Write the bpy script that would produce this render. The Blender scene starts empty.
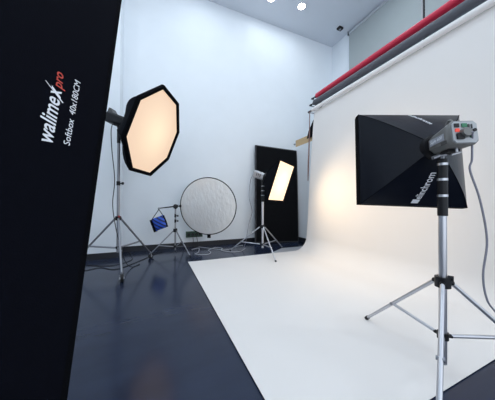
import bpy, bmesh, math, random
from mathutils import Vector, Matrix
random.seed(4)
S = bpy.context.scene
COL = S.collection
PI = math.pi
V3 = Vector

# ------------------------------------------------------------------ materials
def mat(name, col, rough=.5, metal=0, emit=None, estr=0, noise=0, nscale=20, bump=0, bscale=80, spec=.5, sheen=0, coat=0, aniso=None):
    m = bpy.data.materials.new(name); m.use_nodes = True
    nt = m.node_tree; b = nt.nodes['Principled BSDF']
    b.inputs['Base Color'].default_value = (*col, 1)
    b.inputs['Roughness'].default_value = rough
    b.inputs['Metallic'].default_value = metal
    b.inputs['Specular IOR Level'].default_value = spec
    if sheen: b.inputs['Sheen Weight'].default_value = sheen
    if coat: b.inputs['Coat Weight'].default_value = coat
    if emit:
        b.inputs['Emission Color'].default_value = (*emit, 1)
        b.inputs['Emission Strength'].default_value = estr
    if noise or bump:
        tc = nt.nodes.new('ShaderNodeTexCoord'); mp = nt.nodes.new('ShaderNodeMapping')
        nt.links.new(tc.outputs['Object'], mp.inputs['Vector'])
        if aniso: mp.inputs['Scale'].default_value = aniso
    if noise:
        n = nt.nodes.new('ShaderNodeTexNoise'); n.inputs['Scale'].default_value = nscale; n.inputs['Detail'].default_value = 5
        nt.links.new(mp.outputs[0], n.inputs['Vector'])
        mx = nt.nodes.new('ShaderNodeMix'); mx.data_type = 'RGBA'
        nt.links.new(n.outputs['Fac'], mx.inputs[0])
        mx.inputs[6].default_value = (*[c*(1-noise) for c in col], 1)
        mx.inputs[7].default_value = (*[min(1, c*(1+noise)) for c in col], 1)
        nt.links.new(mx.outputs[2], b.inputs['Base Color'])
    if bump:
        n2 = nt.nodes.new('ShaderNodeTexNoise'); n2.inputs['Scale'].default_value = bscale; n2.inputs['Detail'].default_value = 3
        nt.links.new(mp.outputs[0], n2.inputs['Vector'])
        bp = nt.nodes.new('ShaderNodeBump'); bp.inputs['Strength'].default_value = bump; bp.inputs['Distance'].default_value = .01
        nt.links.new(n2.outputs['Fac'], bp.inputs['Height']); nt.links.new(bp.outputs[0], b.inputs['Normal'])
    return m

def stripe_mat(name, a, b_, scale, rot):
    m = bpy.data.materials.new(name); m.use_nodes = True
    nt = m.node_tree; b = nt.nodes['Principled BSDF']; b.inputs['Roughness'].default_value = .55
    tc = nt.nodes.new('ShaderNodeTexCoord'); mp = nt.nodes.new('ShaderNodeMapping'); mp.inputs['Rotation'].default_value = rot
    w = nt.nodes.new('ShaderNodeTexWave'); w.inputs['Scale'].default_value = scale; w.bands_direction = 'X'
    cr = nt.nodes.new('ShaderNodeValToRGB'); cr.color_ramp.elements[0].color = (*a, 1); cr.color_ramp.elements[1].color = (*b_, 1)
    cr.color_ramp.elements[0].position = .3; cr.color_ramp.elements[1].position = .5
    nt.links.new(tc.outputs['Object'], mp.inputs[0]); nt.links.new(mp.outputs[0], w.inputs[0])
    nt.links.new(w.outputs['Fac'], cr.inputs[0]); nt.links.new(cr.outputs[0], b.inputs['Base Color'])
    return m

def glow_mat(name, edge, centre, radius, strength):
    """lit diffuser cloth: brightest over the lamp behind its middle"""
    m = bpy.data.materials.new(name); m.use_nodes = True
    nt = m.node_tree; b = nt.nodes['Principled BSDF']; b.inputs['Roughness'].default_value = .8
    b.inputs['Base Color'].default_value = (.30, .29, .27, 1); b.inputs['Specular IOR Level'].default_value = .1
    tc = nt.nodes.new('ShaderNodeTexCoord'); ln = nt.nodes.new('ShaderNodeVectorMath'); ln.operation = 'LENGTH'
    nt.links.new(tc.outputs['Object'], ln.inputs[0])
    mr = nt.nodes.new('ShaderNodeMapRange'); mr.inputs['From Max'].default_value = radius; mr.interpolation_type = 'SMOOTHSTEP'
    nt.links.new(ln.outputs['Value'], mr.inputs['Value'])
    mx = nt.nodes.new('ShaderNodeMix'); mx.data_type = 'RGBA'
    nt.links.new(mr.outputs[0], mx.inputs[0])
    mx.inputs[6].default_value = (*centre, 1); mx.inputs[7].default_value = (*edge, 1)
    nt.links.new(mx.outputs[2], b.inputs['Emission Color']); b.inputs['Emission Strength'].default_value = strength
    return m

M = {}
M['wall'] = mat('white wall paint', (.80, .845, .89), .85, noise=.03, nscale=3, bump=.06, bscale=60, spec=.2)
M['ceil'] = mat('ceiling paint', (.68, .72, .78), .9, noise=.02, nscale=2, spec=.2)
M['floor'] = mat('dark vinyl floor', (.017, .025, .052), .16, noise=.3, nscale=2.2, bump=.05, bscale=9, aniso=(1, 3, 1), spec=.28)
M['base'] = mat('dark baseboard', (.012, .014, .02), .4)
M['paper'] = mat('white background paper', (.77, .75, .735), .75, noise=.012, nscale=2, bump=.08, bscale=3, spec=.2)
M['under'] = mat('flat grey strip', (.34, .36, .40), .6, noise=.05, nscale=5)
M['red'] = mat('red background paper', (.56, .012, .05), .5, noise=.06, nscale=8)
M['greyp'] = mat('grey background paper', (.085, .09, .11), .6, noise=.06, nscale=8)
M['whitep'] = mat('white rolled paper', (.8, .78, .78), .6)
M['core'] = mat('cardboard core', (.33, .23, .14), .8, noise=.1)
M['black_plastic'] = mat('black plastic', (.008, .0085, .011), .45, spec=.3)
M['black_cloth'] = mat('black nylon cloth', (.0025, .003, .006), .9, bump=.1, bscale=220, noise=.15, nscale=30, spec=.06)
M['sheen_cloth'] = mat('black coated nylon', (.002, .0036, .009), .33, bump=.09, bscale=26, spec=.25)
M['rim'] = mat('black webbing', (.0025, .0028, .004), .9, bump=.2, bscale=300, spec=.05)
M['black_board'] = mat('black felt board', (.0045, .005, .0065), .9, noise=.4, nscale=14, bump=.2, bscale=120, spec=.1)
M['white_print'] = mat('white print', (.78, .8, .84), .6)
M['grey_print'] = mat('grey print', (.33, .35, .40), .6)
M['red_print'] = mat('red print', (.55, .055, .035), .6)
M['chrome'] = mat('brushed aluminium', (.56, .57, .61), .34, 1, bump=.03, bscale=200)
M['dull_metal'] = mat('dull steel', (.30, .31, .34), .42, 1)
M['grey_head'] = mat('grey flash housing', (.17, .172, .168), .45, noise=.06, nscale=30)
M['head_panel'] = mat('light grey control panel', (.40, .42, .44), .45)
M['head_dark'] = mat('dark grey vent', (.06, .06, .062), .5)
M['silver_head'] = mat('silver flash housing', (.42, .43, .46), .4, .5)
M['red_switch'] = mat('lit red switch', (.6, .04, .02), .3, emit=(1, .07, .03), estr=.35)
M['green_switch'] = mat('green switch', (.01, .17, .075), .3)
M['cable_grey'] = mat('grey cable', (.22, .22, .27), .5)
M['cable_black'] = mat('black cable', (.008, .008, .01), .5)
M['cable_white'] = mat('pale cable', (.42, .43, .46), .5)
M['wood'] = mat('bare pine', (.56, .40, .22), .7, noise=.14, nscale=6, aniso=(6, 1, 10))
M['blue_bag'] = stripe_mat('blue striped nylon', (.006, .014, .08), (.024, .10, .58), 5.2, (0, .75, 0))
M['green_box'] = mat('dark green plastic', (.012, .05, .028), .4)
M['blind'] = mat('grey blind fabric', (.36, .40, .41), .8, noise=.03, nscale=5)
M['blind_trim'] = mat('pale blind cassette', (.45, .48, .52), .6)
M['white_trim'] = mat('white trim', (.75, .76, .78), .5)
M['cord'] = mat('brown cord', (.22, .13, .12), .7)
M['rubber'] = mat('black rubber', (.01, .01, .011), .7)
M['red_knob'] = mat('red plastic', (.4, .02, .03), .4)
M['lamp_glow'] = mat('downlight lamp', (.9, .9, .9), .5, emit=(1, .97, .93), estr=30)
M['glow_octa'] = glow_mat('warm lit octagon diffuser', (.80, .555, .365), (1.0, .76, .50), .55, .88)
M['glow_mid'] = glow_mat('warm bright diffuser', (1.0, .72, .44), (1.0, .86, .62), .36, 1.25)
M['glow_right'] = glow_mat('warm lit square diffuser', (1.0, .70, .42), (1.0, .80, .52), .4, 1.6)
M['glow_strip'] = mat('unlit strip diffuser', (.7, .7, .7), .8)

def silver_mat():
    m = mat('crinkled silver foil', (1.0, .95, .89), .33, .7, bump=.6, bscale=9, aniso=(2.0, 1, 1), noise=.10, nscale=4.0)
    return m
M['silver'] = silver_mat()

# ------------------------------------------------------------------ mesh helpers
def new(): return bmesh.new()

def obj(name, bm, m, parent=None, smooth=False, label=None, bevel=0):
    if bevel:
        bmesh.ops.bevel(bm, geom=[e for e in bm.edges if e.calc_face_angle(0) > .5], offset=bevel, segments=2, profile=.7, affect='EDGES')
    bmesh.ops.recalc_face_normals(bm, faces=bm.faces)
    me = bpy.data.meshes.new(name); bm.to_mesh(me); bm.free()
    me.materials.append(m)
    o = bpy.data.objects.new(name, me); COL.objects.link(o)
    if smooth:
        for p in me.polygons: p.use_smooth = True
        me.set_sharp_from_angle(angle=.7)
    if parent is not None: o.parent = parent
    if label: o['label'] = label
    return o

def tag(o, label, cat, group=None):
    o['label'] = label; o['category'] = cat
    if group: o['group'] = group
    return o

def thing(name, label, cat, matrix=None, group=None):
    o = bpy.data.objects.new(name, None); COL.objects.link(o); o.empty_display_size = .1
    if matrix is not None: o.matrix_world = matrix
    return tag(o, label, cat, group)

def struct(name, bm, m, **k):
    o = obj(name, bm, m, **k); o['kind'] = 'structure'; return o

def box(bm, a, b, mtx=None):
    a = V3(a); b = V3(b)
    v = [bm.verts.new((x, y, z)) for x in (a.x, b.x) for y in (a.y, b.y) for z in (a.z, b.z)]
    for f in ((0, 1, 3, 2), (4, 6, 7, 5), (0, 4, 5, 1), (2, 3, 7, 6), (0, 2, 6, 4), (1, 5, 7, 3)):
        bm.faces.new([v[i] for i in f])
    if mtx: bmesh.ops.transform(bm, matrix=mtx, verts=v)
    return v

def basis(d):
    d = V3(d).normalized()
    a = V3((0, 0, 1)) if abs(d.z) < .9 else V3((1, 0, 0))
    x = d.cross(a).normalized(); y = d.cross(x).normalized()
    return x, y

def rod(bm, p, q, r, r2=None, n=16):
    p = V3(p); q = V3(q); x, y = basis(q-p); r2 = r if r2 is None else r2
    A = [bm.verts.new(p + r*(math.cos(2*PI*i/n)*x + math.sin(2*PI*i/n)*y)) for i in range(n)]
    B = [bm.verts.new(q + r2*(math.cos(2*PI*i/n)*x + math.sin(2*PI*i/n)*y)) for i in range(n)]
    for i in range(n):
        j = (i+1) % n; bm.faces.new((A[i], A[j], B[j], B[i]))
    bm.faces.new(A[::-1]); bm.faces.new(B)

def spline(pts, k=6):
    P = [V3(p) for p in pts]; P = [2*P[0]-P[1]] + P + [2*P[-1]-P[-2]]
    out = []
    for i in range(1, len(P)-2):
        for s in range(k):
            t = s/k; a, b, c, d = P[i-1:i+3]
            out.append(.5*((2*b) + (c-a)*t + (2*a-5*b+4*c-d)*t*t + (3*b-a-3*c+d)*t**3))
    out.append(P[-2]); return out

def tube(bm, pts, r, n=8, closed=False):
    rings = []
    N = len(pts); px = None
    for i, p in enumerate(pts):
        d = (pts[(i+1) % N]-pts[i-1]) if closed else (pts[min(i+1, N-1)]-pts[max(i-1, 0)])
        d.normalize()
        if px is None: x, y = basis(d)
        else:
            x = (px - d*px.dot(d)).normalized(); y = d.cross(x)
        px = x
        rings.append([bm.verts.new(p + r*(math.cos(2*PI*k/n)*x + math.sin(2*PI*k/n)*y)) for k in range(n)])
    for i in range(N if closed else N-1):
        A, B = rings[i], rings[(i+1) % N]
        for k in range(n):
            bm.faces.new((A[k], A[(k+1) % n], B[(k+1) % n], B[k]))
    if not closed:
        bm.faces.new(rings[0][::-1]); bm.faces.new(rings[-1])

def loft(bm, sections, cap=True):
    """sections: list of lists of points, all the same length"""
    R = [[bm.verts.new(p) for p in s] for s in sections]; n = len(R[0])
    for A, B in zip(R, R[1:]):
        for k in range(n): bm.faces.new((A[k], A[(k+1) % n], B[(k+1) % n], B[k]))
    if cap: bm.faces.new(R[0][::-1]); bm.faces.new(R[-1])

def prism(bm, pts, vec):
    A = [bm.verts.new(V3(p)) for p in pts]; B = [bm.verts.new(V3(p)+V3(vec)) for p in pts]; n = len(A)
    for k in range(n): bm.faces.new((A[k], A[(k+1) % n], B[(k+1) % n], B[k]))
    bm.faces.new(A[::-1]); bm.faces.new(B)

def text(name, s, m, parent, origin, xd, yd, length, height, shear=0, bold=0, lift=.0012, fit=None):
    """lettering as a thin mesh lying on a surface: baseline starts at origin, runs along xd"""
    cu = bpy.data.curves.new(name, 'FONT'); cu.body = s; cu.shear = shear; cu.offset = bold; cu.extrude = .004; cu.resolution_u = 3
    t = bpy.data.objects.new(name, cu); COL.objects.link(t)
    bpy.context.view_layer.update()
    me = bpy.data.meshes.new_from_object(t.evaluated_get(bpy.context.evaluated_depsgraph_get()))
    bpy.data.objects.remove(t); bpy.data.curves.remove(cu)
    xs = [v.co.x for v in me.vertices]; ys = [v.co.y for v in me.vertices]
    x0, x1 = min(xs), max(xs); y1 = max(ys) if fit is None else fit
    xd = V3(xd).normalized(); yd = V3(yd); yd = (yd - xd*yd.dot(xd)).normalized(); zd = xd.cross(yd)
    for v in me.vertices:
        c = v.co
        v.co = V3(origin) + xd*((c.x-x0)/(x1-x0)*length) + yd*(c.y/y1*height) + zd*(lift + (c.z+.004)*.05)
    me.name = name; me.materials.clear(); me.materials.append(m)
    o = bpy.data.objects.new(name, me); COL.objects.link(o); o.parent = parent
    return o

def frame(az, el, ro, pos):
    """matrix whose z axis points along the light's axis"""
    n = V3((math.cos(el)*math.sin(az), math.cos(el)*math.cos(az), math.sin(el)))
    s = n.cross(V3((0, 0, 1))).normalized(); t = s.cross(n)
    s2 = math.cos(ro)*s + math.sin(ro)*t; t2 = -math.sin(ro)*s + math.cos(ro)*t
    # right-handed set: x = -s, y = t, z = n
    m = Matrix(((-s2.x, t2.x, n.x, pos[0]), (-s2.y, t2.y, n.y, pos[1]), (-s2.z, t2.z, n.z, pos[2]), (0, 0, 0, 1)))
    return m

# ------------------------------------------------------------------ camera
EYE = 1.0
cam = bpy.data.cameras.new('camera'); cam.sensor_fit = 'HORIZONTAL'; cam.sensor_width = 36
cam.lens = 215.84*36/495; cam.clip_start = .02
co = bpy.data.objects.new('camera', cam); COL.objects.link(co)
r = V3((.91757, -.39755, .00418)); u = V3((-.0066, -.00471, .99997)); f = V3((.39752, .91757, .00694))
co.matrix_world = Matrix(((r.x, u.x, -f.x, 0), (r.y, u.y, -f.y, 0), (r.z, u.z, -f.z, EYE), (0, 0, 0, 1)))
S.camera = co

# ------------------------------------------------------------------ the room
H = 5.578; XW = 4.81; YB = 4.85; XL = -2.6; Y0 = -2.6
b = new(); box(b, (XL-.1, Y0, -.1), (XW+.1, YB+.1, 0)); struct('floor', b, M['floor'])
b = new(); box(b, (XL-.1, Y0, H), (XW+.1, YB+.1, H+.1)); struct('ceiling', b, M['ceil'])
b = new(); box(b, (-.566, YB, 0), (XW+.1, YB+.1, H)); struct('wall_back', b, M['wall'])
b = new(); box(b, (XL, 4.4, 0), (-.566, YB+.1, H)); struct('wall_left_pier', b, M['wall']).name = 'wall_pier'
b = new(); box(b, (XL-.1, Y0, 0), (XL, YB+.1, H)); struct('wall_left', b, M['wall'])
b = new(); box(b, (XW, Y0, 0), (XW+.1, YB, H)); struct('wall_right', b, M['wall'])
PX = 3.40
b = new(); box(b, (PX, -.6, 0), (PX+.14, YB, 2.43)); struct('wall_partition', b, M['wall'])
bh = .105
b = new(); box(b, (-.566+.018, YB-.018, 0), (PX, YB, bh)); struct('baseboard_back', b, M['base'])
b = new(); box(b, (XL, 4.4-.018, 0), (-.566+.018, 4.4, bh)); box(b, (-.566, 4.4, 0), (-.566+.018, YB, bh)); struct('baseboard_left', b, M['base'])
b = new(); box(b, (PX-.018, -.6, 0), (PX, YB-.018, bh)); struct('baseboard_right', b, M['base'])

# high window behind blinds on the right wall
def window(n, ya, yb):
    b = new()
    z0, z1 = 3.0, 5.5
    for a, c in (((XW-.03, ya, z0), (XW, yb, z0+.06)), ((XW-.03, ya, z1-.06), (XW, yb, z1)), ((XW-.03, ya, z0+.06), (XW, ya+.06, z1-.06)), ((XW-.03, yb-.06, z0+.06), (XW, yb, z1-.06))):
        box(b, a, c)
    w = struct('window_%d' % n, b, M['white_trim'])
def blind(ya, yb, label):
    t = thing('roller_blind', label, 'blind', Matrix.Translation((XW-.05, (ya+yb)/2, 2.95)), 'grey blinds over the high window')
    hw = (yb-ya)/2
    b = new()
    N = 24
    A = []
    for i in range(N+1):
        y = -hw+.015+(2*hw-.03)*i/N
        x = -.004*math.sin(i*.9)
        A.append([(x, y, .02), (x, y, 2.53), (x+.004, y, 2.53), (x+.004, y, .02)])
    loft(b, A); obj('blind_fabric', b, M['blind'], t, smooth=True)
    b = new(); rod(b, (0, -hw+.02, 2.56), (0, hw-.02, 2.56), .03); obj('blind_tube', b, M['blind_trim'], t, smooth=True)
    b = new(); box(b, (-.012, -hw+.015, 0), (.014, hw-.015, .03)); obj('bottom_bar', b, M['blind_trim'], t, bevel=.004)
    for s in (-1, 1):
        b = new(); box(b, (-.035, s*hw-.008, 2.50), (.05, s*hw+.008, 2.605)); obj('blind_bracket', b, M['dull_metal'], t, bevel=.004)
window(1, 2.49, 4.21); window(2, .72, 2.44)
blind(2.49, 4.21, 'grey roller blind at the far end of the high window, nearer the room corner')
blind(.72, 2.44, 'grey roller blind right of the dark gap, partly behind the red roll')
b = new(); box(b, (XW-.02, 2.445, 3.0), (XW, 2.485, 5.5)); struct('trim_1', b, M['base'])
b = new(); box(b, (XW-.015, .7, 5.52), (XW, 4.28, 5.56)); struct('trim_2', b, M['white_trim'])

# ceiling: two downlights in view; the outer grid is unseen, added to light the room
def downlight(x, y, label, power):
    t = thing('ceiling_downlight', label, 'light', Matrix.Translation((x, y, H)), 'ceiling downlights')
    b = new(); n = 28
    for ra, rb, za, zb in ((.105, .09, 0, -.012), (.09, .07, -.012, -.004)):
        pass
    loft(b, [[(rr*math.cos(2*PI*i/n), rr*math.sin(2*PI*i/n), z) for i in range(n)] for rr, z in ((.105, 0), (.10, -.014), (.085, -.014), (.078, -.002))], cap=False)
    obj('trim_ring', b, M['white_trim'], t, smooth=True)
    b = new(); loft(b, [[(rr*math.cos(2*PI*i/n), rr*math.sin(2*PI*i/n), z) for i in range(n)] for rr, z in ((.078, -.001), (.076, -.008), (.05, -.011))])
    obj('lamp', b, M['lamp_glow'], t, smooth=True)
    L = bpy.data.lights.new('downlight_lamp', 'AREA'); L.shape = 'DISK'; L.size = .15; L.energy = power; L.color = (.80, .92, 1.0)
    lo = bpy.data.objects.new('downlight_lamp', L); COL.objects.link(lo); lo.parent = t; lo.location = (0, 0, -.03)
    return t
downlight(3.14, 4.11, 'bright round ceiling downlight, the whole one near the room corner', 3.5)
downlight(2.39, 4.22, 'ceiling downlight cut off by the top edge of the photo', 3)
downlight(.9, 4.0, 'ceiling downlight over the wheeled stand, above the top edge of the photo', 5.5)
for x, y in ((-1.5, 2.6), (0, 2.8), (1.5, 2.6), (3.6, 2.6), (-1.5, .6), (0, .6), (1.5, .6), (3.0, .4)):  # out-of-view lamps added to raise the overall brightness
    downlight(x, y, 'unseen ceiling downlight added to brighten the studio floor', 11)
t = thing('ceiling_sensor', 'small dark sensor on the ceiling beside the blinds', 'sensor', Matrix.Translation((4.456, 4.217, H)))
b = new(); box(b, (-.065, -.05, -.045), (.065, .05, 0)); obj('sensor_housing', b, M['black_plastic'], t, bevel=.01)
b = new(); rod(b, (0, 0, -.06), (0, 0, -.045), .025, .03); obj('sensor_lens', b, M['dull_metal'], t, smooth=True)

# ------------------------------------------------------------------ backdrop rolls
YE, YN = 3.66, .45
def roll(name, label, x, zn, zf, rad, m):
    YE = 3.64 if rad < .04 else 3.60
    t = thing(name, label, 'backdrop', Matrix.Translation((x, YN, zn)), 'backdrop rolls')
    Lr = YE-YN; g = (zf-zn)/Lr; P = lambda y: (0, y, g*y)
    b = new(); rod(b, P(0), P(Lr), rad, n=32); obj('paper_roll', b, m, t, smooth=True)
    b = new(); rod(b, P(-.03), P(Lr+.03), rad*.55, n=20); obj('core_tube', b, M['core'], t, smooth=True)
    for s, y in ((-1, -.03), (1, Lr+.03)):
        b = new(); rod(b, P(y-.006*s), P(y+.02*s), rad*.5, n=20); rod(b, P(y+.02*s), P(y+.075*s), .011, n=12); rod(b, P(y+.075*s), P(y+.10*s), .022, n=14)
        obj('end_plug', b, M['black_plastic'], t, smooth=True)
    return t
roll('backdrop_roll', 'red paper roll, topmost of the three long rolls', 3.154, 3.315, 3.245, .052, M['red'])
roll('backdrop_roll', 'dark grey paper roll between the red and the white roll', 3.10, 3.142, 3.090, .060, M['greyp'])
wr = roll('backdrop_roll', 'white paper roll pulled down into a sweeping backdrop across the floor', 3.07, 3.0, 2.945, .037, M['whitep'])
# the paper sweep: drops behind the roll's front, curves out over the floor
prof = []
R0 = .30; xs = 3.106
prof.append((3.106, 2.975)); prof.append((xs-.004, 2.9))
for i in range(1, 12): prof.append((xs-.004-.19*(i/11)**.95, 2.9-(2.9-R0)*i/11))
xb = prof[-1][0]
for i in range(1, 13):
    a = PI/2*i/12; prof.append((xb-R0+R0*math.cos(a), R0+.006-R0*math.sin(a)))
for i in range(1, 11): prof.append((xb-R0-(xb-R0-.515)*i/10, .006 + (.0 if i < 10 else .004)))
ya, yb = .637, 3.625
NY = 20
b = new()
top = []; rows = []
for i, (x, z) in enumerate(prof):
    row = []
    for j in range(NY+1):
        y = ya+(yb-ya)*j/NY
        wob = .0
        if 2 < i < 12: wob = .004*math.sin(y*2.3+i*.5)
        if i < 2: z_ = z - (y-YN)*.0187
        else: z_ = z
        row.append(V3((x+wob, y, z_)))
    rows.append(row)
def norm_of(i):
    a = V3((prof[max(i-1, 0)][0], 0, prof[max(i-1, 0)][1])); c = V3((prof[min(i+1, len(prof)-1)][0], 0, prof[min(i+1, len(prof)-1)][1]))
    d = (c-a).normalized(); return V3((-d.z, 0, d.x))
inv = V3((3.07, YN, 3.0))
F = [[b.verts.new(p-inv) for p in rw] for rw in rows]
K = [[b.verts.new(p-inv-norm_of(i)*-.0025*(-1)) for p in rw] for i, rw in enumerate(rows)]
for i in range(len(rows)-1):
    for j in range(NY):
        b.faces.new((F[i][j], F[i][j+1], F[i+1][j+1], F[i+1][j])); b.faces.new((K[i][j], K[i+1][j], K[i+1][j+1], K[i][j+1]))
    b.faces.new((F[i][0], F[i+1][0], K[i+1][0], K[i][0])); b.faces.new((F[i][NY], K[i][NY], K[i+1][NY], F[i+1][NY]))
for j in range(NY):
    b.faces.new((F[0][j], K[0][j], K[0][j+1], F[0][j+1])); b.faces.new((F[-1][j], F[-1][j+1], K[-1][j+1], K[-1][j]))
obj('paper_sweep', b, M['paper'], wr, smooth=True)
b = new()
pts = spline([(3.068, 3.722, 2.96), (3.062, 3.722, 2.8), (3.055, 3.72, 2.3), (3.035, 3.72, 1.75), (3.025, 3.725, 1.45), (3.035, 3.74, 1.75), (3.06, 3.74, 2.3), (3.078, 3.735, 2.94)], 6)
tube(b, [p-inv for p in pts], .009, 6); obj('pull_cord', b, M['cord'], wr, smooth=True, label='brown pull cord')

# plank on the partition, black bracket carrying the rolls
t = thing('wooden_plank', 'short pale pine plank on top of the partition behind the backdrop', 'plank', Matrix.Translation((PX+.05, 3.0, 2.43)))
b = new(); box(b, (-.04, .72, -.02), (-.012, 1.70, .175)); obj('board', b, M['wood'], t, bevel=.004)
b = new(); box(b, (-.010, .72, 0), (.07, 1.66, .05)); obj('batten', b, M['wood'], t, bevel=.004)
b = new(); rod(b, (-.03, 1.70, .09), (-.03, 1.76, .09), .012, n=10); rod(b, (-.03, 1.755, .09), (-.03, 1.775, .09), .024, n=6); obj('bolt', b, M['dull_metal'], t, smooth=True)
t = thing('roll_bracket', 'black triangular bracket holding the far ends of the backdrop rolls', 'bracket', Matrix.Translation((PX-.03, 3.74, 2.46)))
b = new(); prism(b, [(0, .02, .06), (0, .46, .06), (0, .40, .22), (0, .24, .42), (0, .06, .54), (0, .02, .56)], (.02, 0, 0)); obj('gusset', b, M['black_board'], t, bevel=.004)
b = new(); box(b, (0, -.02, 0), (.03, .025, .84)); obj('upright', b, M['black_plastic'], t, bevel=.004)
for x, z in ((3.154, 3.245), (3.10, 3.09), (3.07, 2.945)):
    b = new(); lx = x-(PX-.03); lz = z-2.46
    box(b, (lx-.03, -.008, lz-.022), (.005, .008, lz-.010)); box(b, (lx-.032, -.008, lz-.022), (lx-.022, .008, lz+.012)); box(b, (lx+.014, -.008, lz-.022), (lx+.024, .008, lz+.018))
    obj('roll_hook', b, M['dull_metal'], t)
# grey strip under the far edge of the sweep
b = new(); prism(b, [(2.03, 3.5, .0005), (2.08, 3.66, .0005), (2.53, 3.965, .0005), (3.05, 3.95, .0005), (3.05, 3.5, .0005)], (0, 0, .003))
tag(obj('grey_strip', b, M['under']), 'thin grey strip lying flat along the far edge of the white backdrop', 'paper')

# black board leaning against the wall
mt = Matrix.Translation((3.32, 4.45, .003)) @ Matrix.Rotation(-.05, 4, 'Z') @ Matrix.Rotation(.033, 4, 'Y') @ Matrix.Rotation(-.085, 4, 'X')
t = thing('black_panel', 'tall black felt panel leaning against the wall behind the small lit softbox', 'panel', mt)
b = new(); box(b, (-1.16, 0, 0), (0, .045, 2.33)); obj('panel_board', b, M['black_board'], t, bevel=.006)
b = new()
for a, c in (((-1.165, -.003, 0), (-1.145, .05, 2.335)), ((-.015, -.003, 0), (.005, .05, 2.335)), ((-1.145, -.003, 2.315), (-.015, .05, 2.335)), ((-1.145, -.003, -.002), (-.015, .05, .02))): box(b, a, c)
obj('edge_frame', b, mat('worn black edge', (.035, .036, .042), .7, noise=.7, nscale=25), t)

# ------------------------------------------------------------------ light stands
def stand(label, C, ang, r, hub, low, top, pole_r, leg_r, sleeve=None, casters=False, third=None, metal='chrome', knobs='black_plastic', joint=.63, bands=(), group='light stands', collars=(), base=0, pole_bot=None):
    t = thing('light_stand', label, 'stand', Matrix.Translation((C[0], C[1], base)), group)
    foot_z = .09 if casters else 0.0
    lt = sleeve[0] if sleeve else top
    b = new(); rod(b, (0, 0, low-.07 if pole_bot is None else pole_bot), (0, 0, lt), pole_r); obj('pole', b, M[metal], t, smooth=True)
    if sleeve:
        b = new(); rod(b, (0, 0, sleeve[0]-.004), (0, 0, sleeve[1]), pole_r*1.25); s = obj('sleeve', b, M['black_plastic'], t, smooth=True)
        for z in bands:
            b = new(); rod(b, (0, 0, z-.007), (0, 0, z+.007), pole_r*1.3); obj('band', b, M['chrome'], s, smooth=True, label='silver band')
        if top > sleeve[1]:
            b = new(); rod(b, (0, 0, sleeve[1]), (0, 0, top), pole_r*.5); obj('spigot', b, M['dull_metal'], t, smooth=True)
    for z in collars:
        b = new(); rod(b, (0, 0, z-.03), (0, 0, z+.03), pole_r*1.35); rod(b, (0, 0, z), (pole_r*2.8, -pole_r*1.2, z), .008, n=10); rod(b, (pole_r*2.6, -pole_r*1.1, z), (pole_r*3.6, -pole_r*1.5, z), .02, n=10)
        obj('collar', b, M['black_plastic'], t, smooth=True)
    b = new(); rod(b, (0, 0, hub-.03), (0, 0, hub+.03), max(pole_r*1.6, .038))
    for a in ang:
        d = V3((math.cos(a), math.sin(a), 0)); p = d*pole_r*1.3+V3((0, 0, hub)); q = d*(pole_r*2.6)+V3((0, 0, hub-.006))
        rod(b, p, q, .014, n=10)
    obj('hub', b, M['black_plastic'], t, smooth=True)
    b = new(); rod(b, (.01, -pole_r, hub+.028), (.02, -pole_r*2.2, hub+.028), .014, n=10); obj('lock_knob', b, M[knobs], t, smooth=True)
    b = new(); rod(b, (0, 0, low-.02), (0, 0, low+.02), pole_r*1.4)
    for a in ang:
        d = V3((math.cos(a), math.sin(a), 0)); rod(b, d*pole_r+V3((0, 0, low)), d*pole_r*2.3+V3((0, 0, low)), .011, n=10)
    obj('lower_hub', b, M['black_plastic'], t, smooth=True)
    for i, a in enumerate(ang):
        d = V3((math.cos(a), math.sin(a), 0)); rr = r
        p = d*pole_r*2.2+V3((0, 0, hub-.004)); q = d*rr+V3((0, 0, foot_z+.012))
        b = new(); rod(b, p, q, leg_r, n=12); lg = obj('leg', b, M[metal], t, smooth=True)
        e = (q-p).normalized()
        if casters:
            b = new(); rod(b, d*rr+V3((0, 0, .05)), d*rr+V3((0, 0, .12)), .016, n=12)
            side = V3((-d.y, d.x, 0))
            for s in (-1, 1):
                c = d*(rr+.012)+side*s*.022
                box(b, c+V3((-.008, -.008, .03)), c+V3((.008, .008, .085)))
            cs = obj('caster', b, M['dull_metal'], lg)
            b = new(); c = d*(rr+.02)+V3((0, 0, .046)); rod(b, c-side*.016, c+side*.016, .046, n=20); obj('wheel', b, M['rubber'], lg, smooth=True)
            b = new(); rod(b, c-side*.026, c+side*.026, .014, n=12); obj('wheel_cap', b, M['chrome'], lg, smooth=True)
        else:
            b = new(); rod(b, q-e*.02, q+e*.008, leg_r*1.3, n=12); obj('rubber_foot', b, M['rubber'], lg, smooth=True)
        j = p+(q-p)*joint
        b = new(); rod(b, d*pole_r*1.8+V3((0, 0, low)), j, leg_r*.9, n=10); obj('brace', b, M[metal], t, smooth=True)
        b = new(); side = V3((-d.y, d.x, 0)); rod(b, j-side*leg_r*1.5, j+side*leg_r*1.5, leg_r*.9, n=8); obj('rivet', b, M['dull_metal'], lg, smooth=True)
    return t
D = math.radians
stand('large silver light stand on the white paper, front right', (1.56, .71), (D(80.5), D(203), D(323)), .575, .525, .212, 1.29, .0195, .0115, base=.0088, joint=.54, pole_bot=.05, sleeve=(.916, 1.246), bands=(1.03, 1.125, 1.215))
stand('silver light stand on caster wheels, under the octagonal softbox', (-.485, 3.69), (D(163), D(281.5), D(45.5)), .61, .745, .31, 2.08, .019, .014, sleeve=(1.86, 2.04), casters=True, knobs='red_knob', collars=(1.26,), metal='dull_metal')
stand('slim silver light stand in front of the tall black panel', (1.94, 3.735), (D(262), D(22), D(142)), .66, .515, .17, 1.45, .023, .012, sleeve=(1.0, 1.41), bands=(1.12, 1.21, 1.30))
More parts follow.
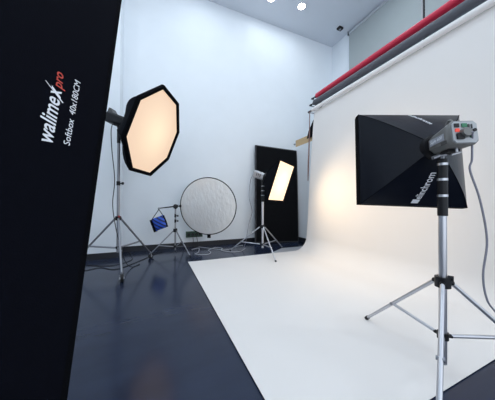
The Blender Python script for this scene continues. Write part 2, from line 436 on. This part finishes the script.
st = stand('small light stand with a side arm for the round reflector', (.38, 4.36), (D(-60), D(180), D(60)), .45, .44, .13, .90, .014, .010, metal='dull_metal', collars=(.62, .72))

# ------------------------------------------------------------------ softboxes
def ring_pts(n, r, z, off=0): return [V3((r*math.cos(2*PI*(i+off)/n), r*math.sin(2*PI*(i+off)/n), z)) for i in range(n)]

def softbox(label, mtx, rim, L, rr, glow, shell, lip=.05, bulge=.03, inset=.035, group='softboxes', name='softbox', cat='softbox', skirt=0, edge_w=None, seam=.004):
    """rim: corner points in the face plane (z=0), ring of radius rr at z=-L"""
    t = thing(name, label, cat, mtx, group)
    n = len(rim)
    rim = [V3((p[0], p[1], 0)) for p in rim]
    ang = [math.atan2(p.y, p.x) for p in rim]
    ring = [V3((rr*math.cos(a), rr*math.sin(a), -L)) for a in ang]
    panels = []
    NS = 8; NT = 4
    for i in range(n):
        a, c = rim[i], rim[(i+1) % n]; ra, rc = ring[i], ring[(i+1) % n]
        am, cm = a+V3((0, 0, -skirt)), c+V3((0, 0, -skirt))
        nrm = (c-a).cross(ra-a).normalized()
        if nrm.dot(a+c) < 0: nrm = -nrm
        b = new(); G = []
        zs = ([(0, a, c)] if skirt else [])
        rowsP = []
        if skirt: rowsP.append([a.lerp(c, q/NT) for q in range(NT+1)])
        for s in range(NS+1):
            k = s/NS
            pa, pc = am.lerp(ra, k), cm.lerp(rc, k)
            bow = math.sin(PI*k)*bulge
            # the ribs bow outwards, the cloth sags in between them
            row = []
            for q in range(NT+1):
                w = q/NT
                p = pa.lerp(pc, w)
                rad = V3((p.x, p.y, 0)).normalized()
                row.append(p + rad*bow*(1-.35*math.sin(PI*w)))
            rowsP.append(row)
        Fv = [[b.verts.new(p) for p in rw] for rw in rowsP]
        Kv = [[b.verts.new(p - nrm*.003) for p in rw] for rw in rowsP]
        R_, C_ = len(Fv), NT+1
        for s in range(R_-1):
            for q in range(C_-1):
                b.faces.new((Fv[s][q], Fv[s][q+1], Fv[s+1][q+1], Fv[s+1][q])); b.faces.new((Kv[s][q], Kv[s+1][q], Kv[s+1][q+1], Kv[s][q+1]))
            b.faces.new((Fv[s][0], Fv[s+1][0], Kv[s+1][0], Kv[s][0])); b.faces.new((Fv[s][-1], Kv[s][-1], Kv[s+1][-1], Fv[s+1][-1]))
        for q in range(C_-1):
            b.faces.new((Fv[0][q], Kv[0][q], Kv[0][q+1], Fv[0][q+1])); b.faces.new((Fv[-1][q], Fv[-1][q+1], Kv[-1][q+1], Kv[-1][q]))
        po = obj('side_panel', b, M[shell], t, smooth=True)
        panels.append((po, a, c, ra, rc, nrm))
    # piping along the ribs
    for i in range(n):
        b = new(); pts = []
        for s in range(9):
            k = s/8; p = (rim[i]+V3((0, 0, -skirt))).lerp(ring[i], k); rad = V3((p.x, p.y, 0)).normalized(); pts.append(p+rad*(math.sin(PI*k)*bulge+.001))
        if skirt: pts = [rim[i]] + pts
        tube(b, pts, seam, 6); obj('rib_seam', b, M['rim'], t, smooth=True)
    # lip around the face
    b = new()
    def off(pts, d, z):
        out = []
        for p in pts:
            l = V3((p.x, p.y, 0)).length; out.append(V3((p.x*(1-d/l), p.y*(1-d/l), z)))
        return out
    iw = inset if edge_w is None else edge_w
    loft(b, [off(rim, -.004, -.012), off(rim, -.005, lip*.5), off(rim, 0, lip), off(rim, iw*.6, lip), off(rim, iw, lip*.7), off(rim, iw, -.006)], cap=False)
    obj('rim', b, M['rim'], t)
    b = new(); fp = off(rim, iw*.95, 0)
    # gently domed cloth
    cs = [fp]
    sec = []
    for k in (1, .75, .5, .25, .04): sec.append([V3((p.x*k, p.y*k, .002+.018*(1-k*k))) for p in fp])
    loft(b, [[p+V3((0, 0, -.004)) for p in fp]]+sec); obj('diffuser', b, M[glow], t, smooth=True, label='glowing warm white diffuser' if glow.startswith('glow_') and glow != 'glow_strip' else 'white diffuser')
    b = new(); rod(b, (0, 0, -L-.03), (0, 0, -L+.012), rr*1.05, n=32); obj('speed_ring', b, M['black_plastic'], t, smooth=True)
    return t, panels

def head(label, mtx, Lh, w, col, rear, bracket_to, group='studio flash heads', tilt=0.0, handle=True, back='panel'):
    """flash head: z axis forward, front at z=0; bracket goes down to a world point"""
    t = thing('flash_head', label, 'flash', mtx, group)
    def sect(z, a, b_, ch, yo=0):
        return [V3((x, y+yo, z)) for x, y in ((a-ch, -b_), (a, -b_+ch), (a, b_-ch), (a-ch, b_), (-a+ch, b_), (-a, b_-ch), (-a, -b_+ch), (-a+ch, -b_))]
    b = new()
    loft(b, [sect(0, w*.78, w*.78, w*.36), sect(-.02, w*.86, w*.86, w*.38), sect(-Lh*.35, w*.92, w*.9, w*.36), sect(-Lh*.75, w, w*.96, w*.30, w*.03), sect(-Lh*.97, w*1.02, w*1.0, w*.28, w*.05), sect(-Lh, w*.98, w*.96, w*.26, w*.05)])
    body = obj('housing', b, M[col], t, smooth=True, bevel=.004)
    b = new(); loft(b, [sect(-Lh-.001, w*.93, w*.9, w*.22, w*.05), sect(-Lh-.006, w*.91, w*.88, w*.22, w*.05)]); pn = obj('control_panel', b, M[rear], t)
    zb = -Lh-.006
    # bracket: fork under the housing down to the stand's top
    tgt = mtx.inverted() @ V3(bracket_to)
    b = new(); zc = tgt.z
    base_y = -w*.9
    rod(b, (tgt.x*.0, base_y+.02, -Lh*.45), tgt, .017, n=14); box(b, (-.03, base_y-.018, -Lh*.6), (.03, base_y+.02, -Lh*.3))
    obj('mounting_bracket', b, M['black_plastic'], t, smooth=False)
    b = new(); m_ = V3((0, base_y-.03, -Lh*.45)).lerp(tgt, .3); rod(b, m_+V3((.01, 0, 0)), m_+V3((.05, -.005, 0)), .007, n=8); rod(b, m_+V3((.05, -.005, 0)), m_+V3((.085, -.02, .0)), .010, n=8)
    obj('tilt_knob', b, M['dull_metal'], t, smooth=True)
    return t, body, pn, zb

# --- the large octagonal softbox on the left
MO = frame(2.052, -.364, .416, (.013, 3.424, 1.984))
R8 = .665
rim8 = [(-R8*math.cos(-k*PI/4), R8*math.sin(-k*PI/4)) for k in range(8)]
softbox('large octagonal softbox with a warm glowing face on the wheeled stand', MO, rim8, .45, .085, 'glow_octa', 'black_cloth', bulge=.10, lip=.03, inset=.05)
nO = MO.to_3x3() @ V3((0, 0, 1))
MH = frame(2.052, -.29, 0, MO @ V3((0, 0, -.505)))
h, body, pn, zb = head('black flash head behind the octagonal softbox', MH, .25, .078, 'black_plastic', 'head_dark', (-.485, 3.69, 2.082))
b = new(); loft(b, [[V3((x, y, z)) for x, y, z in ((-.065, .068, -.16), (.065, .068, -.16), (.065, .068, -.255), (-.065, .068, -.255))], [V3((x, y, z)) for x, y, z in ((-.05, .135, -.225), (.05, .135, -.225), (.05, .135, -.255), (-.05, .135, -.255))]])
obj('raised_panel', b, M['head_dark'], h, bevel=.006)

# --- the small softbox in front of the black panel
MM = frame(2.566, -.319, .03, (2.15, 3.398, 1.359))
w2, h2 = .671/2, .715/2
softbox('small square softbox glowing bright warm white before the black panel', MM, [(w2, h2), (-w2, h2), (-w2, -h2), (w2, -h2)], .33, .08, 'glow_mid', 'black_cloth', bulge=.012, lip=.02, inset=.012)
MH = frame(2.566, -.319, 0, MM @ V3((0, 0, -.361)))
h, body, pn, zb = head('silver flash head behind the small glowing softbox', MH, .24, .075, 'silver_head', 'head_dark', (1.94, 3.735, 1.452))
b = new()
for z in (-.08, -.12, -.16): box(b, (-.079, -.03, z), (.079, .03, z+.012))
obj('vent_slots', b, M['head_dark'], h)

def lamp(mtx, w, h, power, par_name):
    L = bpy.data.lights.new(par_name, 'AREA'); L.shape = 'RECTANGLE'; L.size = w; L.size_y = h; L.energy = power; L.color = (1, .74, .45); L.spread = 2.1
    o = bpy.data.objects.new(par_name, L); COL.objects.link(o); o.matrix_world = mtx @ Matrix.Translation((0, 0, .03)) @ Matrix.Rotation(PI, 4, 'X')
lamp(MM, .6, .65, 6, 'softbox_lamp')
# --- the softbox seen from behind on the right
MR = frame(.487, -.13, -.034, (1.704, .977, 1.309))
w3, h3 = .706/2, .678/2
sb, panels = softbox('black square softbox seen from behind, front right over the white paper', MR, [(w3, h3), (-w3, h3), (-w3, -h3), (w3, -h3)], .238, .072, 'glow_right', 'sheen_cloth', bulge=.035, seam=.0022, lip=.05, inset=.03, skirt=.018)
def panel_text(pi, s, start, side, length, height, m):
    po, a, c, ra, rc, nrm = panels[pi]
    p0 = a.lerp(c, .5); p1 = ra.lerp(rc, .5); d = (p1-p0)
    rad = V3((p0.x, p0.y, 0)).normalized()
    across = (c-a).normalized()
    yd = across*side
    xd = d.normalized()
    if xd.cross(yd).dot(nrm) < 0: yd = -yd
    return po, p0, d, xd, yd, nrm, rad
def panel_logo(pi, s, k0, k1, shift, height, mt_, skew=0):
    po, a, c, ra, rc, nrm = panels[pi]
    am, cm = a+V3((0, 0, -.018)), c+V3((0, 0, -.018))
    def surf(k, w):
        pa, pc = am.lerp(ra, k), cm.lerp(rc, k); p = pa.lerp(pc, w); rad = V3((p.x, p.y, 0)).normalized()
        return p + rad*math.sin(PI*k)*.035*(1-.35*math.sin(PI*w)) + nrm*.0025
    # lettering wraps the bowed cloth: make it flat first, then drop each vertex on the panel
    dummy = text('lettering', s, mt_, po, (0, 0, 0), (1, 0, 0), (0, 1, 0), 1.0, 1.0, bold=.012)
    width = (cm-am).length
    flip = -1
    me = dummy.data
    xd = (ra.lerp(rc, .5)-am.lerp(cm, .5)).normalized(); ac = (c-a).normalized()
    if xd.cross(ac).dot(nrm) < 0: ac_s = -1
    else: ac_s = 1
    for v in me.vertices:
        x, y, z = v.co
        k = k0+(k1-k0)*x
        wid = width*(1-k)+(rc-ra).length*k
        w = .5+(shift+skew*x+ac_s*(y-.4)*height)/wid
        v.co = surf(k, w) + nrm*z
    return dummy
panel_logo(2, '\u25a0elinchrom', .08, .74, .0, .044, M['white_print'], -.022)
panel_logo(0, 'elinchrom', .06, .55, -.0, .030, M['white_print'], .06)
lamp(MR, .6, .6, 3, 'softbox_lamp')
# grey studio head
MH = frame(.487, -.13, .0, MR @ V3((0, 0, -.269)))
h, body, pn, zb = head('grey flash head with red lit switch behind the front right softbox', MH, .175, .066, 'grey_head', 'head_panel', (1.56, .71, 1.292))
W = .066
def rear_box(name, x0, y0, x1, y1, m, d=.006, par=pn, lab=None):
    b = new(); box(b, (x0, y0, zb-d), (x1, y1, zb+.001)); return obj(name, b, M[m], par, bevel=.0015, label=lab)
# seen from behind: +x of the frame runs to the viewer's left
rear_box('rocker_switch', .052, .028, .030, .048, 'black_plastic')
rear_box('rocker_switch', .016, .028, -.008, .048, 'green_switch', lab='green switch')
rear_box('rocker_switch', .049, .003, .031, .020, 'red_switch', lab='lit red switch')
rear_box('test_button', .012, .012, .004, .020, 'head_dark')
rear_box('slider', -.014, .020, -.020, .044, 'head_dark')
rear_box('slider', -.030, .020, -.034, .044, 'head_dark')
b = new(); rod(b, (-.045, .012, zb), (-.045, .012, zb-.006), .009, n=14); obj('sync_socket', b, M['black_plastic'], pn, smooth=True)
b = new(); rod(b, (-.026, -.022, zb), (-.026, -.022, zb-.006), .008, n=14); obj('fuse_cap', b, M['green_switch'], pn, smooth=True)
rear_box('mains_inlet', .046, -.038, .012, -.006, 'black_plastic', .010)
b = new(); rod(b, (.004, -.004, zb-.001), (.004, -.004, zb-.022), .026, .022, n=22); obj('mains_plug', b, M['grey_head'], pn, smooth=True)
b = new(); box(b, (W*1.0, -.020, -.130), (W*.93+.0062, .018, -.030)); nm = obj('name_plate', b, M['grey_print'], h, bevel=.001)
text('lettering', 'Style 600', M['white_print'], nm, (W*.93+.0064, -.008, -.036), (0, 0, -1), (0, 1, 0), .084, .017, shear=.2, bold=.01)
b = new(); box(b, (W*1.02, -.026, -.145), (W*.99, -.045, -.105)); obj('vent', b, M['head_dark'], h)
b = new(); pts = spline([(.03, .058, -.150), (.03, .082, -.145), (.03, .092, -.13), (.03, .082, -.115), (.03, .058, -.105)], 4); tube(b, pts, .006, 8); obj('carry_loop', b, M['grey_head'], h, smooth=True)
b = new(); rod(b, (.0, -.06, -.12), (.0, -.085, -.12), .006, n=8); rod(b, (-.02, -.085, -.12), (.03, -.10, -.12), .005, n=8); obj('clamp_lever', b, M['chrome'], h, smooth=True)

# ------------------------------------------------------------------ strip softbox close on the left
def cw(x, y, z):           # camera's right / up / forward metres to room metres
    return r*x + u*y + f*z + V3((0, 0, EYE))
def cd(x, y, z): return r*x + u*y + f*z
E2 = V3((-.5515, -.602, .65)); E1 = V3((-.640, 1.005, 1.085))
ul = cd(*(E1-E2)).normalized(); mid = cw(*((E1+E2)/2))
sl = cd(-.36, .22, -.88); sl = (sl-ul*sl.dot(ul)).normalized()
nl = -sl                                  # the strip's face looks away from the camera
side = ul.cross(sl).normalized()          # outward normal of the long side that shows
if side.dot(V3((0, 0, EYE))-mid) < 0: side = -side
WS, LS = .40, 1.86
cF = mid - side*(WS/2)
yx = ul; zx = nl; xx = yx.cross(zx)
MS = Matrix(((xx.x, yx.x, zx.x, cF.x), (xx.y, yx.y, zx.y, cF.y), (xx.z, yx.z, zx.z, cF.z), (0, 0, 0, 1)))
ws, ls = WS/2, LS/2
ss, sp = softbox('huge black strip softbox with white and red lettering at the left edge', MS, [(ws, ls), (-ws, ls), (-ws, -ls), (ws, -ls)], .72, .085, 'glow_strip', 'black_cloth', bulge=.0, lip=.008, inset=.015, skirt=.42)
iMS = MS.inverted()
sgn = 1 if (iMS.to_3x3() @ side).x > 0 else -1
spanel = [p for p in sp if abs((p[1]+p[2]).x/2 - sgn*ws) < 1e-4][0][0]
def on_side(px, py):       # where the line of sight through a print's corner meets the cloth
    d = r*((px-247.5)/215.84) - u*((py-200)/215.84) + f
    o = V3((0, 0, EYE)); k = (mid-o).dot(side)/d.dot(side); return iMS @ (o+d*k)
def letter(s, p0, p1, capx, m, shear, bold, fit=None):
    a, c = on_side(*p0), on_side(*p1); e = on_side(*capx)
    xd = (c-a).normalized(); yd = (e-a); yd = yd-xd*yd.dot(xd)
    return text('lettering', s, m, spanel, a, xd, yd, (c-a).length, yd.length, shear, bold, lift=.0015, fit=fit)
letter('walime', (51.8, 144.5), (59.7, 100.5), (35.0, 141), M['white_print'], .18, .012)
letter('x', (59.9, 99.3), (61.5, 91.2), (49.2, 97.4), M['white_print'], .18, .012)
letter('pro', (61.6, 90.0), (63.2, 74.5), (54.2, 88.9), M['red_print'], .18, .010, fit=.52)
letter('Softbox  40x180CM', (69.3, 146.0), (80.2, 83), (62.6, 144.8), M['white_print'], 0, 0, fit=.70)
# long swash of the x
a, c = on_side(45.3, 80.5), on_side(62.7, 103.0)
d = (c-a).normalized(); zz = V3((sgn, 0, 0)); wv = d.cross(zz).normalized()*.0022
b = new(); q = [a-wv*.4, c-wv, c+wv, a+wv*.4]; prism(b, [p+zz*.0012 for p in q], zz*.0006); obj('lettering', b, M['white_print'], spanel)
# its flash head and stand, out of the picture on the left
ringw = MS @ V3((0, 0, -.751))
MH = Matrix.Translation(MS @ V3((0, 0, -.751))) @ MS.to_3x3().to_4x4() @ Matrix.Rotation(0, 4, 'Z')
hp = MS @ V3((0, 0, -.87))
h, body, pn, zb = head('black flash head of the huge strip softbox', MH, .24, .07, 'black_plastic', 'head_dark', (hp.x, hp.y, hp.z-.16))
stand('light stand carrying the huge strip softbox', (hp.x, hp.y), (D(100), D(220), D(340)), .5, .5, .2, hp.z-.16, .018, .011, sleeve=(.75, hp.z-.17))

# ------------------------------------------------------------------ round reflector, arm, sandbag
nf = -(V3((f.x, f.y, 0)).normalized()); nf = (nf + V3((-.10, 0, -.06))).normalized()
zc = nf; xc = V3((0, 0, 1)).cross(zc).normalized(); yc = zc.cross(xc)
P0 = V3((.965, 4.16, .905))
MD = Matrix(((xc.x, yc.x, zc.x, P0.x), (xc.y, yc.y, zc.y, P0.y), (xc.z, yc.z, zc.z, P0.z), (0, 0, 0, 1)))
t = thing('reflector_disc', 'round silver reflector disc with a thin black rim', 'reflector', MD)
RD = .553
b = new(); n = 64
secs = [[V3((RD*k*math.cos(2*PI*i/n), RD*k*math.sin(2*PI*i/n), z)) for i in range(n)] for k, z in ((1, .004),)]
loft(b, [[V3((p.x, p.y, -.004)) for p in secs[0]]]+secs); obj('foil_disc', b, M['silver'], t, smooth=True)
b = new(); tube(b, [V3((RD*math.cos(2*PI*i/96), RD*math.sin(2*PI*i/96), 0)) for i in range(96)], .010, 8, True); obj('rim', b, M['rim'], t, smooth=True)
b = new(); box(b, (-.02, -RD-.07, -.012), (.045, -RD-.0, .008)); obj('rim_tab', b, M['rim'], t, bevel=.004)
b = new(); box(b, (-.012-RD, -.022, -.02), (.02-RD, .022, .022)); obj('edge_clip', b, M['black_plastic'], t, bevel=.004)
clipw = MD @ V3((-RD-.012, 0, 0))
# boom arm clamped to the top of the small stand
tip = V3((.09, 4.40, .865)); pv = V3((.38, 4.36, .90))
dv = (clipw-tip).normalized()
t = thing('boom_arm', 'black boom arm holding the reflector disc and the sandbag', 'arm', Matrix.Translation(pv))
b = new(); rod(b, tip-pv, V3((-.05, .0, -.005)), .009, .013, n=12); rod(b, V3((-.05, 0, -.005)), clipw-pv, .013, .010, n=12); obj('arm_tube', b, M['black_plastic'], t, smooth=True)
b = new(); rod(b, (0, -.045, 0), (0, .045, 0), .042, n=20); rod(b, (0, 0, -.05), (0, 0, 0), .022, n=14); obj('grip_head', b, M['black_plastic'], t, smooth=True)
b = new(); rod(b, (0, -.045, 0), (0, -.075, 0), .018, n=12); rod(b, (-.045, -.07, -.03), (.045, -.07, .03), .007, n=8); obj('grip_knob', b, M['black_plastic'], t, smooth=True)
b = new(); rod(b, tip-pv+V3((-.02, 0, 0)), tip-pv+V3((.012, .0, 0)), .014, n=12); obj('end_cap', b, M['dull_metal'], t, smooth=True)
# blue sandbag
bx = V3((r.x, r.y, 0)).normalized(); byv = V3((f.x, f.y, 0)).normalized()
MB = Matrix(((bx.x, byv.x, 0, .105), (bx.y, byv.y, 0, 4.393), (0, 0, 1, .60), (0, 0, 0, 1))) @ Matrix.Rotation(-.36, 4, 'Y')
t = thing('sandbag', 'blue striped sandbag hanging from the end of the boom arm', 'sandbag', MB)
def pouch(yo, th):
    b = new(); N = 12; G = {}
    for sgn_ in (-1, 1):
        for i in range(N+1):
            for j in range(N+1):
                x = -1+2*i/N; z = -1+2*j/N
                if sgn_ == 1 and (i in (0, N) or j in (0, N)): G[sgn_, i, j] = G[-1, i, j]; continue
                pf = (1-x**4)*(1-z**4)
                G[sgn_, i, j] = b.verts.new((x*.112*(1-.05*abs(z)), yo+sgn_*th*pf, z*.118-.01))
        for i in range(N):
            for j in range(N):
                b.faces.new((G[sgn_, i, j], G[sgn_, i+1, j], G[sgn_, i+1, j+1], G[sgn_, i, j+1]))
    return b
obj('front_pouch', pouch(-.036, .035), M['blue_bag'], t, smooth=True)
obj('back_pouch', pouch(.036, .035), M['black_cloth'], t, smooth=True, label='black back pouch')
b = new(); box(b, (-.150, -.045, -.14), (-.108, .03, .10)); obj('side_flap', b, M['black_cloth'], t, bevel=.01)
apex = MB.inverted() @ (tip+V3((-.004, 0, -.02)))
for x in (-.115, .105):
    b = new(); tube(b, [V3((x, -.02, .10)), V3((x*.5+apex.x*.5, -.01, .10*.5+apex.z*.5)), apex], .007, 6); obj('strap', b, M['rim'], t, smooth=True)
b = new(); tube(b, [apex+V3((.014*math.cos(2*PI*i/16), 0, .012+.018*math.sin(2*PI*i/16))) for i in range(16)], .004, 6, True); obj('hook', b, M['dull_metal'], t, smooth=True)

# ------------------------------------------------------------------ power box and cables
t = thing('socket_box', 'dark green power socket box on the wall below the reflector', 'socket', Matrix.Translation((.815, YB, .28)))
b = new(); box(b, (-.175, -.07, -.062), (.175, 0, .062)); bd = obj('box_body', b, M['green_box'], t, bevel=.01)
for x in (-.12, -.04, .04, .12):
    b = new(); rod(b, (x, -.068, 0), (x, -.082, 0), .030, n=18); obj('socket', b, M['black_plastic'], t, smooth=True)
for x, dx in ((-.04, .03), (.04, .05)):
    b = new(); tube(b, spline([(x, -.085, 0), (x, -.11, -.03), (x+dx*.3, -.10, -.12), (x+dx, -.10, -.255), (x+dx+.08, -.14, -.2755)], 5), .005, 6); obj('plug_cable', b, M['cable_black'], t, smooth=True)
def cable(label, pts, rad, m, grp='floor cables'):
    p = spline(pts, 7); b = new(); tube(b, p, rad, 8); o = obj('power_cable', b, M[m], smooth=True); return tag(o, label, 'cable', grp)
z = .006
cable('pale cable looping over the dark floor below the reflector', [(.72, 4.55, z), (.88, 4.62, z), (.80, 4.25, z), (.72, 4.12, z), (.90, 4.0, z), (1.02, 4.14, z), (1.02, 4.34, z), (1.20, 4.53, z), (1.33, 4.42, z), (1.26, 4.22, z), (1.40, 4.03, z), (1.60, 4.02, z), (1.78, 4.22, z)], .0075, 'cable_white')
cable('pale cable lying straighter along the wall beside the slim stand', [(.9, 4.74, z), (1.02, 4.60, z), (1.18, 4.40, z), (1.32, 4.24, z), (1.52, 4.32, z), (1.72, 4.5, z), (1.86, 4.55, z)], .007, 'cable_white')
cable('black cable across the floor behind the wheeled stand', [(-1.3, 3.72, z), (-.91, 3.75, z), (-.73, 3.83, z), (-.54, 3.66, z), (-.40, 3.74, z), (-.21, 4.02, z), (.02, 4.4, z), (.16, 4.55, z)], .005, 'cable_black')
cable('black cable running from the left wall towards the wheeled stand', [(-1.3, 4.1, z), (-.95, 4.05, z), (-.7, 3.9, z), (-.50, 3.92, z), (-.34, 4.15, z), (-.38, 4.5, z), (-.42, 4.75, z)], .0045, 'cable_black')
# cables of the heads
cable('thin black cable hanging from the octagonal softbox flash head', [(-.57, 3.70, 2.13), (-.575, 3.64, 2.0), (-.56, 3.62, 1.73), (-.52, 3.60, 1.3), (-.545, 3.62, .95), (-.50, 3.61, .6), (-.44, 3.585, .36), (-.38, 3.6, .12), (-.30, 3.66, .012), (-.2, 3.8, z)], .006, 'cable_black', 'flash head cables')
cable('thin dark cable hanging from the silver flash head by the black panel', [(1.80, 3.96, 1.50), (1.77, 3.98, 1.3), (1.76, 3.97, 1.05), (1.80, 3.92, .8), (1.74, 3.95, .55), (1.70, 4.0, .2), (1.66, 4.08, .02), (1.6, 4.2, z)], .006, 'cable_grey', 'flash head cables')
pw = MH
pr = (frame(.487, -.13, .0, MR @ V3((0, 0, -.269)))) @ V3((-.012, -.008, -.206))
cable('long grey cable curling down from the grey flash head, right edge', [pr, (1.553, .578, 1.30), (1.553, .579, 1.226), (1.544, .583, 1.17), (1.594, .563, 1.013), (1.629, .549, .80), (1.611, .558, .614), (1.632, .55, .481), (1.69, .53, .40), (1.80, .50, .25), (1.95, .48, .06), (2.05, .5, .014), (2.3, .55, .014)], .0048, 'cable_grey', 'flash head cables')

# ------------------------------------------------------------------ light
w = bpy.data.worlds.new('daylight'); S.world = w; w.use_nodes = True
bg = w.node_tree.nodes['Background']; bg.inputs[0].default_value = (.82, .90, 1.0, 1); bg.inputs[1].default_value = 1.5
S.view_settings.view_transform = 'Standard'; S.view_settings.look = 'None'; S.view_settings.gamma = 1; S.view_settings.use_curve_mapping = False
S.view_settings.exposure = .13
S.cycles.max_bounces = 10; S.cycles.diffuse_bounces = 6
S.cycles.use_denoising = True
